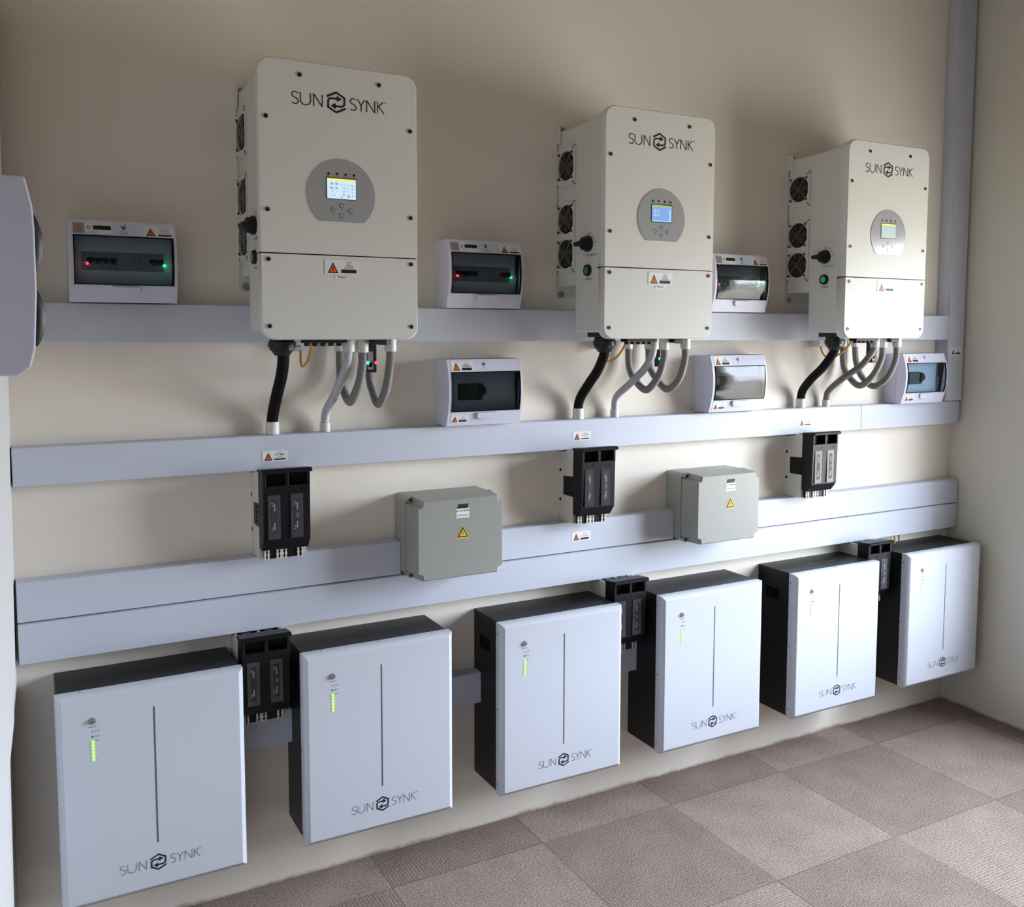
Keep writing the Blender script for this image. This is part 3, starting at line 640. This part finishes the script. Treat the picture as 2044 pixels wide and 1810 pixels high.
# ------------------------------------------------------------------ distribution boxes
def prof_y(z, h=.206):      # front surface depth along the height
    pts = [(0, -.084), (.045, -.099), (.075, -.1055), (.106, -.1075), (.137, -.1060), (.167, -.1010), (h, -.0870)]
    for (a, ya), (c, yc) in zip(pts, pts[1:]):
        if z <= c: return ya + (yc - ya) * (z - a) / (c - a)
    return pts[-1][1]
def dist_box(label, x0, z0, kind, wd=.257, group='white distribution boxes'):
    o = thing('distribution_box', label, 'distribution box', (x0, 0, z0), group)
    h = .206
    b = MB(); b.box(0, wd, -.058, 0, 0, h, 'db'); b.build('back_box', o, bevel=.002)
    # front cover: side cheeks + bands around the opening
    WX0, WX1, WZ0, WZ1 = .0115, wd - .0085, .0445, .1675
    zs = [0, .045, .060, .075, .090, .106, .122, .137, .152, .167, h]
    P = [(prof_y(z), z) for z in zs]
    b = MB()
    for a, c in ((0, WX0), (WX1, wd)): b.prism([(-.0585, 0)] + P + [(-.0585, h)], a, c, 'x', 'db')
    b.prism([(-.0585, 0), (prof_y(0), 0), (prof_y(WZ0), WZ0), (-.0585, WZ0)], WX0, WX1, 'x', 'db')
    b.prism([(-.0585, WZ1), (prof_y(WZ1), WZ1), (prof_y(h), h), (-.0585, h)], WX0, WX1, 'x', 'db')
    cv = b.build('front_cover', o, bevel=.0012)
    # finger tab below the window
    tabx = .132
    sl0 = (prof_y(0), 0); sl1 = (prof_y(WZ0), WZ0)
    ang = math.atan2(sl1[0] - sl0[0], WZ0)
    TB = Matrix.Translation((0, sl0[0], 0)) @ Matrix.Rotation(-math.atan2(-(sl1[0] - sl0[0]), WZ0) * -1, 4, 'X')
    TB = Matrix.Translation((0, sl0[0], 0)) @ Matrix.Rotation(math.atan2(-(sl1[0] - sl0[0]), WZ0), 4, 'X')
    b = MB(); b.T = TB
    tab = [(tabx - .034, .0440), (tabx + .034, .0440), (tabx + .034, .036)] + [(tabx + .018 + .016 * math.cos(a), .036 + .014 * math.sin(a)) for a in [-i * PI / 12 for i in range(1, 7)]] + [(tabx - .018 + .016 * math.cos(a), .036 + .014 * math.sin(a)) for a in [-PI / 2 - i * PI / 12 for i in range(0, 6)]] + [(tabx - .034, .036)]
    b.prism(tab, 0, -.0070, 'y', 'db'); b.build('finger_tab', o, bevel=.0012)
    # inner faceplate
    b = MB(); b.box(WX0, WX1, -.066, -.0585, WZ0, WZ1, 'dbin'); b.quad(.030, wd - .030, .0825, .1290, -.0664, 'mcb' if kind == 'A' else 'dbin'); b.build('faceplate', o)
    # smoked door
    b = MB(); zz = [WZ0 + (WZ1 - WZ0) * k / 12 for k in range(13)]
    for a, q in ((.0, 0),):
        vs = [(x, prof_y(z) - .0015, z) for z in zz for x in (WX0 + .001, WX1 - .001)]
        b.add(vs, [(2 * k, 2 * k + 1, 2 * k + 3, 2 * k + 2) for k in range(12)], 'smoke', True)
    dr = b.build('smoked_door', o)
    b = MB()
    for a, c, z_, z2 in ((WX0, WX1, WZ0, WZ0 + .0022), (WX0, WX1, WZ1 - .0022, WZ1)):
        b.box(a, c, prof_y((z_ + z2) / 2) - .0022, prof_y((z_ + z2) / 2) + .006, z_, z2, 'rec')
    for xa_ in (WX0, WX1 - .0022):
        zq = [WZ0 + (WZ1 - WZ0) * k / 8 for k in range(9)]
        b.prism([(prof_y(z) - .0022, z) for z in zq] + [(prof_y(z) + .004, z) for z in zq[::-1]], xa_, xa_ + .0022, 'x', 'rec')
    b.build('door_rim', dr)
    if kind == 'A':     # breakers and pilot lights
        xs = [.0505 + k * .0178 for k in range(4)] + [.1245 + k * .0178 for k in range(4)] + [.2015, .2193]
        for k, x in enumerate(xs):
            if 4 <= k < 8:
                b = MB(); b.box(x - .0085, x + .0085, -.0700, -.060, .0835, .1280, 'mcb'); b.build('blanking_plate', o); continue
            b = MB(); b.box(x - .0085, x + .0085, -.0720, -.060, .0835, .1280, 'mcb'); b.box(x - .0080, x + .0080, -.0735, -.0715, .1035, .1130, 'rec')
            br = b.build('breaker', o)
            b = MB(); b.box(x - .0045, x + .0045, -.0840, -.0715, .0985, .1085, 'blk'); b.build('toggle', br, bevel=.001)
        for x, m, z in ((.0440, 'ledr', .0985), (.2290, 'ledg', .0985)):
            b = MB(); b.cyl((x, z), .0037, -.070, -.0780, 'y', m, 16); q_ = b.build('pilot_light', o)
        b = MB(); b.text('-  -', .145, .1460, .010, -.0667, 'prn2'); b.text('.  .', .110, .062, .010, -.0667, 'prn2'); b.build('inner_marks', o)
    else:
        b = MB(); b.box(.0480, .1250, -.0860, -.060, .0790, .1300, 'swi'); sw = b.build('changeover_switch', o, bevel=.002)
        b = MB(); b.prism([(.112, .086), (.134, .100), (.134, .112), (.124, .126), (.112, .122)], -.086, -.094, 'y', 'blk2'); b.build('switch_handle', sw, bevel=.001)
    # stickers on the sloping upper band
    u0 = (prof_y(WZ1), WZ1); u1 = (prof_y(h), h)
    TU = Matrix.Translation((0, u0[0], u0[1])) @ Matrix.Rotation(-math.atan2(u1[0] - u0[0], u1[1] - u0[1]), 4, 'X')
    bh = math.hypot(u1[0] - u0[0], u1[1] - u0[1]); e = -.0008
    if kind == 'A':
        b = MB(); b.T = TU; b.box(.0115, .0385, e, e + .0004, .0050, .0320, 'foil'); b.poly([(.018, .0175), (.032, .0175), (.025, .029)], e - .0004, 'org'); b.quad(.0165, .0335, .0105, .0125, e - .0004, 'prn2'); b.build('foil_sticker', o)
        b = MB(); b.T = TU; b.box(.0390, .1040, e, e + .0004, .0035, .0320, 'lab')
        b.stroke([(.0478 + .0042 * math.cos(a * PI / 8), .0205 + .0046 * math.sin(a * PI / 8)) for a in range(17)], .0012, e - .0004, 'prn'); b.stroke([(.045, .0235), (.0505, .0175)], .0012, e - .0004, 'prn')
        b.box(.0580, .1000, e - .0005, e, .0150, .0262, 'prn'); b.text('Caution', .076, .0290, .0036, e - .0004, 'prn2'); b.text('Isolate before', .058, .0105, .0040, e - .0004, 'prn2'); b.text('switching', .055, .0062, .0040, e - .0004, 'prn2'); b.build('notice_sticker', o)
        b = MB(); b.T = TU; b.box(.1045, .1750, e, e + .0004, .0020, .0335, 'lab2'); bird(b, .1300, .0238, .0145, e - .0006); b.text('SOLAR', .1300, .0108, .0062, e - .0004, 'blu'); b.text('POWER', .1300, .0060, .0050, e - .0004, 'blu'); b.build('bird_sticker', o)
        b = MB(); b.T = TU; warn_label(b, .1765, .2520, .0010, .0320, e, [('caution', .6), ('Security', .9), ('control', .75)], .13); b.build('warning_sticker', o)
    else:
        b = MB(); b.T = TU; warn_label(b, .0120, .0880, .0010, .0355, e, [('Caution', .6), ('Supply', .8), ('WARNING', 1.0)], .24); b.build('warning_sticker', o)
        b = MB(); b.T = TU; bird(b, .1250, .0245, .0130, e); b.text('db 1', .1255, .0115, .0060, e, 'prn2'); b.build('bird_mark', o)
        b = MB(); b.T = TB; warn_label(b, .0120, .0720, .0110, .0370, -.0008, [('caution', .6), ('Control', .9)], .22); b.build('warning_sticker', o)
    return o
dist_box('white distribution box of dark breakers, furthest left on the top trunking', .8945, 1.7225, 'A')
dist_box('white distribution box between the left and middle inverters, above the top trunking', 1.9290, 1.7225, 'A')
dist_box('white distribution box between the middle and right inverters, above the top trunking', 2.9600, 1.7225, 'A')
dist_box('white changeover box below the top trunking, left of the middle inverter conduits', 1.9275, 1.3590, 'B')
dist_box('white changeover box right of the middle inverter conduits, door full of bright reflections', 2.9590, 1.3610, 'B')
dist_box('white changeover box beside the corner riser, below the top trunking', 3.9700, 1.3575, 'B')

# big two-row board on the left wall, seen edge-on
def wall_x(y, z=1.7): return .7535 + KX * y
yb0, yb1 = -.905, -.62; z0, z1 = 1.573, 1.908
o = thing('distribution_board', 'large white two-row board cut by the left edge of the picture', 'distribution board', (wall_x(yb0), yb0, z0))
xw = wall_x(yb0) - .012; xo = o.location.x
P = [(0, .766), (.014, .7865), (.045, .7945), (.14, .8000), (.245, .8003), (.285, .7985), (.335, .7885)]
b = MB(); b.prism([(xw - xo, 0)] + [(x - xo, z) for z, x in P] + [(xw - xo, .335)], 0, yb1 - yb0, 'y', 'board'); b.build('enclosure', o, bevel=.004, seg=3)
for za, zb in ((.050, .150), (.172, .277)):
    b = MB(); n = 12; vs = []
    for k in range(n + 1):
        z = za + (zb - za) * k / n; x = .7985 + .0145 * math.sin(PI * k / n) ** .8 - xo; vs += [(x, .014, z), (x, yb1 - yb0 - .014, z), (.790 - xo, .014, z), (.790 - xo, yb1 - yb0 - .014, z)]
    fs = []
    for k in range(n):
        a = k * 4; c = a + 4; fs += [(a, a + 1, c + 1, c), (a, c, c + 2, a + 2), (a + 1, a + 3, c + 3, c + 1)]
    b.add(vs, fs, 'blk2', True); b.build('smoked_door', o)

# ------------------------------------------------------------------ fuse disconnectors
def fuse(label, x0, z0, y0=0.0):
    o = thing('fuse_disconnector', label, 'fuse switch', (x0, y0, z0), 'black fuse disconnectors'); W = .1335
    b = MB()
    b.prism([(0, 0), (-.091, .004), (-.091, .092), (-.028, .092), (-.028, .156), (-.091, .160), (-.091, .243), (-.075, .246), (0, .234)], 0, .012, 'x', 'fus')
    b.prism([(0, 0), (-.091, .004), (-.091, .092), (-.028, .092), (-.028, .156), (-.091, .160), (-.091, .243), (-.075, .246), (0, .234)], W - .012, W, 'x', 'fus')
    b.box(.012, W - .012, -.045, 0, 0, .226, 'fus'); b.box(W / 2 - .004, W / 2 + .004, -.118, -.04, .17, .242, 'fus')
    for xa_, xb_ in ((.0005, .0055), (W / 2 - .003, W / 2 + .003), (W - .0055, W - .0005)): b.box(xa_, xb_, -.0913, -.052, .240, .2478, 'fus')
    b.build('base', o, bevel=.0008)
    for q in (0, 1):
        b = MB(); b.cyl((-.012, .174 - .100 * q), .0055, -.0008, .001, 'x', 'rec', 12); b.build('fixing_hole', o)
    b = MB(); b.box(.0015, W - .0015, -.090, -.030, .094, .156, 'fusb')
    for k in range(4): b.box(.0002, .003, -.070, -.056, .101 + k * .0135, .108 + k * .0135, 'gap')
    b.box(.012, W - .012, -.090, -.045, .012, .094, 'fusb'); b.box(.012, W - .012, -.090, -.046, .156, .170, 'fusb')
    b.build('arc_chamber', o)
    # swing cover
    b = MB()
    b.prism([(-.0915, .034), (-.118, .030), (-.142, .060), (-.145, .200), (-.1455, .214), (-.0915, .214)], .001, W - .001, 'x', 'fusb')
    b.prism([(-.0915, .214), (-.120, .214), (-.120, .250), (-.0915, .252)], .001, W - .001, 'x', 'fusb')
    b.box(.001, .009, -.1465, -.118, .212, .250, 'fusb'); b.box(W - .009, W - .001, -.1465, -.118, .212, .250, 'fusb'); b.box(.063, .072, -.1465, -.118, .212, .250, 'fusb')
    b.prism([(-.1130, .247), (-.1560, .250), (-.1580, .257), (-.1500, .262), (-.0915, .256), (-.0915, .250)], -.003, W + .003, 'x', 'fusb')
    cvr = b.build('cover', o, bevel=.0015)
    for x in (.0135, .0770):
        b = MB(); b.T = Matrix.Rotation(0, 4, 'X')
        b.box(x, x + .0345, -.1462, -.1432, .0660, .1890, 'flab'); b.box(x + .0095, x + .0250, -.1466, -.1460, .0800, .1760, 'fusi'); lw = b.build('label_window', cvr)
        b = MB(); cx = x + .0175
        y = -.1471
        b.quad(cx - .0022, cx + .0022, .090, .112, y, 'fmark'); b.quad(cx - .0022, cx + .0022, .145, .168, y, 'fmark')
        b.quad(cx - .009, cx + .0022, .090, .0925, y, 'fmark'); b.quad(cx - .009, cx + .0022, .1655, .168, y, 'fmark')
        if x > .05: b.text('IIK', cx, .128, .013, y, 'fmark', rot=-PI / 2)
        for q in range(2): b.disc(cx - .006, .098 + q * .062, .0022, y, 'fmark', 10)
        b.build('label_marks', lw)
        b = MB(); b.poly([(x + .030, .2035), (x + .036, .2035), (x + .033, .197)], -.1458, 'rec'); b.build('arrow_mark', cvr)
    # feet of the moulding and lower terminals
    b = MB(); b.box(.012, W - .012, -.105, -.05, .003, .031, 'fusb'); b.build('terminal_shroud', o)
    for x in (.0125, .022, .0470, .0590, .0710, .1060, .1180):
        b = MB(); wd = .0035 if abs(x - .059) > .001 else .0062
        b.prism([(x - wd, .002), (x + wd, .002), (x + wd * .5, .010), (x + wd, .015), (x + wd * .5, .022), (x + wd, .028), (x - wd, .028), (x - wd * .5, .022), (x - wd, .015), (x - wd * .5, .010)], -.1090, -.1045, 'y', 'fus'); b.build('terminal', o)
    # open sockets on top
    for a, c in ((.008, .061), (.071, .124)):
        b = MB(); b.box(a, c, -.112, -.030, .2435, .2448, 'rec'); b.box(a + .012, a + .036, -.085, -.055, .2450, .2475, 'blk2'); b.build('open_socket', o)
    return o
fuse('black double fuse disconnector under the left inverter, between the two upper trunkings', 1.3505, 1.0110)
fuse('black double fuse disconnector beneath the middle inverter, between the two grey boxes', 2.3830, 1.0110)
fuse('black double fuse disconnector with bright white labels, right of both grey boxes', 3.4178, 1.0110)
fuse('black fuse disconnector squeezed between the first two batteries from the left', 1.2845, .5495)
fuse('black fuse disconnector squeezed between the third and fourth batteries from the left', 2.5160, .5510)
fuse('black fuse disconnector squeezed between the last two batteries at right', 3.7388, .5510)

# ------------------------------------------------------------------ grey junction boxes
def jbox(label, x0, z0):
    Wd, Hh = .292, .2500
    o = thing('junction_box', label, 'junction box', (x0, 0, z0), 'grey junction boxes')
    b = MB(); b.prism(rounded(0, Wd, .003, Hh - .003, .016, ('tl', 'tr', 'bl', 'br'), 6), 0, -.088, 'y', 'jb', True); b.build('base', o)
    nx, nz = .0175, .0200
    def notched(ins):
        x_, X_, z_, Z_ = ins, Wd - ins, ins, Hh - ins
        c = []
        for (cx, cz, sx, sz, seq) in ((X_, z_, -1, 1, 0), (X_, Z_, -1, -1, 1), (x_, Z_, 1, -1, 0), (x_, z_, 1, 1, 1)):
            pA = (cx + sx * nx, cz); pM = (cx + sx * nx * .78, cz + sz * nz * .78); pB = (cx, cz + sz * nz)
            pts = [pA, (cx + sx * nx * .92, cz + sz * nz * .45), pM, (cx + sx * nx * .45, cz + sz * nz * .92), pB]
            c += pts if seq == 0 else pts[::-1]
        return c
    poly = notched(.004); b = MB()
    P2 = notched(.0010)
    n = len(poly); v0 = [(p[0], -.0900, p[1]) for p in P2]; v1 = [(p[0], -.1700, p[1]) for p in poly]; v2 = [(p[0] + (.0035 if p[0] < Wd / 2 else -.0035), -.1755, p[1] + (.0035 if p[1] < Hh / 2 else -.0035)) for p in poly]
    b.add(v0 + v1 + v2, [(k * n + j, k * n + (j + 1) % n, (k + 1) * n + (j + 1) % n, (k + 1) * n + j) for k in (0, 1) for j in range(n)], 'jb')
    b.add(v2, [tuple(range(n))], 'jb'); b.add(v0, [tuple(range(n))[::-1]], 'jb')
    cv = b.build('cover', o)
    b = MB(); b.prism(rounded(.003, Wd - .003, .006, Hh - .006, .014, ('tl', 'tr', 'bl', 'br'), 6), -.088, -.0900, 'y', 'gap'); b.build('seal', o)
    for x in (.0095, Wd - .0095):
        for z in (.0105, Hh - .0105):
            b = MB(); b.cyl((x, z), .0090, -.088, -.1060, 'y', 'jb', 16); b.cyl((x, z), .0045, -.106, -.1085, 'y', 'screw', 12); b.build('corner_screw', o)
    cx = .151
    b = MB(); y = -.1761
    b.box(cx - .0215, cx + .0215, y, y + .0004, .185, .214, 'lab')
    b.poly([(cx - .018, .2145), (cx + .015, .2145), (cx + .0195, .2275), (cx - .0135, .2275)], y - .0004, 'prn')
    b.text('AC COMBINER', cx, .2070, .0075, y - .0003, 'prn', .85); b.text('Sub Distribution', cx, .1935, .0066, y - .0003, 'prn', .80)
    b.build('name_sticker', o)
    b = MB(); b.poly([(cx - .0225, .1225), (cx + .0225, .1225), (cx, .1625)], y + .0002, 'ylw'); warn_tri(b, cx, .1260, .0360, .0320, y - .0002, 'ylw'); b.build('hazard_sticker', o)
    return o
jbox('grey junction box with cut corners left of the middle inverter, under a changeover box', 1.7893, .9050)
jbox('grey junction box with cut corners and bright top edge, between middle and right fuse disconnectors', 2.8385, .9035)

# ------------------------------------------------------------------ batteries
BX = [1.0483, 1.6654, 2.2835, 2.9023, 3.5166, 4.1332]
BDZ = [-.0031, .0016, -.003, -.0006, -.0004, .0056]
BL_ = ['first white battery from the left, partly cut off by the bottom of the picture', 'second white battery from the left, just right of a fuse disconnector',
       'third white battery from the left, with a wide gap of wall to its left', 'fourth white battery from the left, lights faint green',
       'fifth white battery from the left, with a glossy glare on its front', 'last white battery at right, beside the room corner']
def battery(i):
    o = thing('wall_battery', BL_[i], 'battery', (BX[i], 0, .1990 + BDZ[i]), 'wall batteries'); hw, hh = .228, .5533
    b = MB(); b.box(-hw + .0065, hw - .0065, -.1690, 0, .0015, hh - .0015, 'batblk')
    b.build('body', o, bevel=.002)
    for sx in (-1, 1):
        b = MB(); b.box(sx * (hw - .0065) - .0004, sx * (hw - .0065) + .0004, -.115, -.045, hh - .115, hh - .075, 'rec'); b.build('carry_slot', o)
    b = MB(); b.box(-.085, .085, -.0965, -.0950, hh - .0016, hh - .0008, 'screw'); b.build('top_seam', o)
    yf = -.2060
    b = MB(); n_ = 4
    def rect(ins): return [(-hw + ins, ins), (hw - ins, ins), (hw - ins, hh - ins), (-hw + ins, hh - ins)]
    L = [(0, -.1692), (0, -.1925), (.0012, -.1965), (.0105, -.2042), (.0125, yf)]
    vs = []
    for ins, y in L: vs += [(p[0], y, p[1]) for p in rect(ins)]
    b.add(vs, [(k * 4 + j, k * 4 + (j + 1) % 4, (k + 1) * 4 + (j + 1) % 4, (k + 1) * 4 + j) for k in range(len(L) - 1) for j in range(4)], 'bat')
    b.add(vs[-4:], [(0, 1, 2, 3)], 'bat'); b.add(vs[:4], [(3, 2, 1, 0)], 'bat')
    lid = b.build('front_panel', o, bevel=.002)
    for z in (.035, hh / 2, hh - .035):
        for sx in (-1, 1):
            b = MB(); b.cyl((-.180, z), .0024, sx * hw, sx * (hw + .0010), 'x', 'screw', 10); b.build('panel_screw', lid)
    for x in (-.17, 0, .17):
        b = MB(); b.cyl((x, -.180), .0026, hh, hh + .001, 'z', 'zinc', 10); b.build('panel_screw', lid)
    b = MB(); b.box(-.0019, .0019, yf - .0004, yf + .002, .1283, .4925, 'grey2'); b.build('accent_line', o)
    b = MB(); logo(b, .0, .0756, .80, yf - .0006, 'prn', .62, 'grey2'); b.build('brand_logo', o)
    b = MB(); b.cyl((-.1455, .4828), .0090, yf, yf - .0025, 'y', 'chrome', 22, r2=.0080); b.cyl((-.1455, .4828), .0060, yf - .0025, yf - .0050, 'y', 'chrome', 18, r2=.0050); b.build('power_button', o)
    b = MB(); y = yf - .0006
    b.text('ON/OFF', -.1455, .4680, .0056, y, 'prn2', .9); b.text('RUN', -.1345, .4560, .0056, y, 'prn2'); b.text('ALM', -.1345, .4430, .0056, y, 'prn2'); b.text('SOC', -.1345, .4305, .0048, y, 'prn2'); b.text('0', -.1360, .3830, .0052, y, 'prn2')
    b.disc(-.1455, .4560, .0016, y, 'prn2', 10); b.disc(-.1455, .4430, .0022, y, 'screw', 12); b.build('panel_lettering', o)
    m = 'bled' if i < 4 else 'bled2' if i == 4 else 'bled3'
    for k in range(6):
        b = MB(); b.cyl((-.1450, .4285 - k * .0090), .0037, yf, yf - .0012, 'y', m, 14); b.build('charge_light', o)
for i in range(6): battery(i)

# thin wires rising from the last battery to the trunking
for x, m, t in ((4.030, 'yel', 'short orange wire between the last battery and the trunking above'), (4.056, 'grn', 'short green wire between the last battery and the trunking above')):
    b = MB(); b.tube([(0, 0, 0), (.002, 0, .018), (-.002, 0, .0405)], .0030, m, 8)
    tag(b.build('earth_wire', None, (x, -.030, .7560)), t, 'wire')
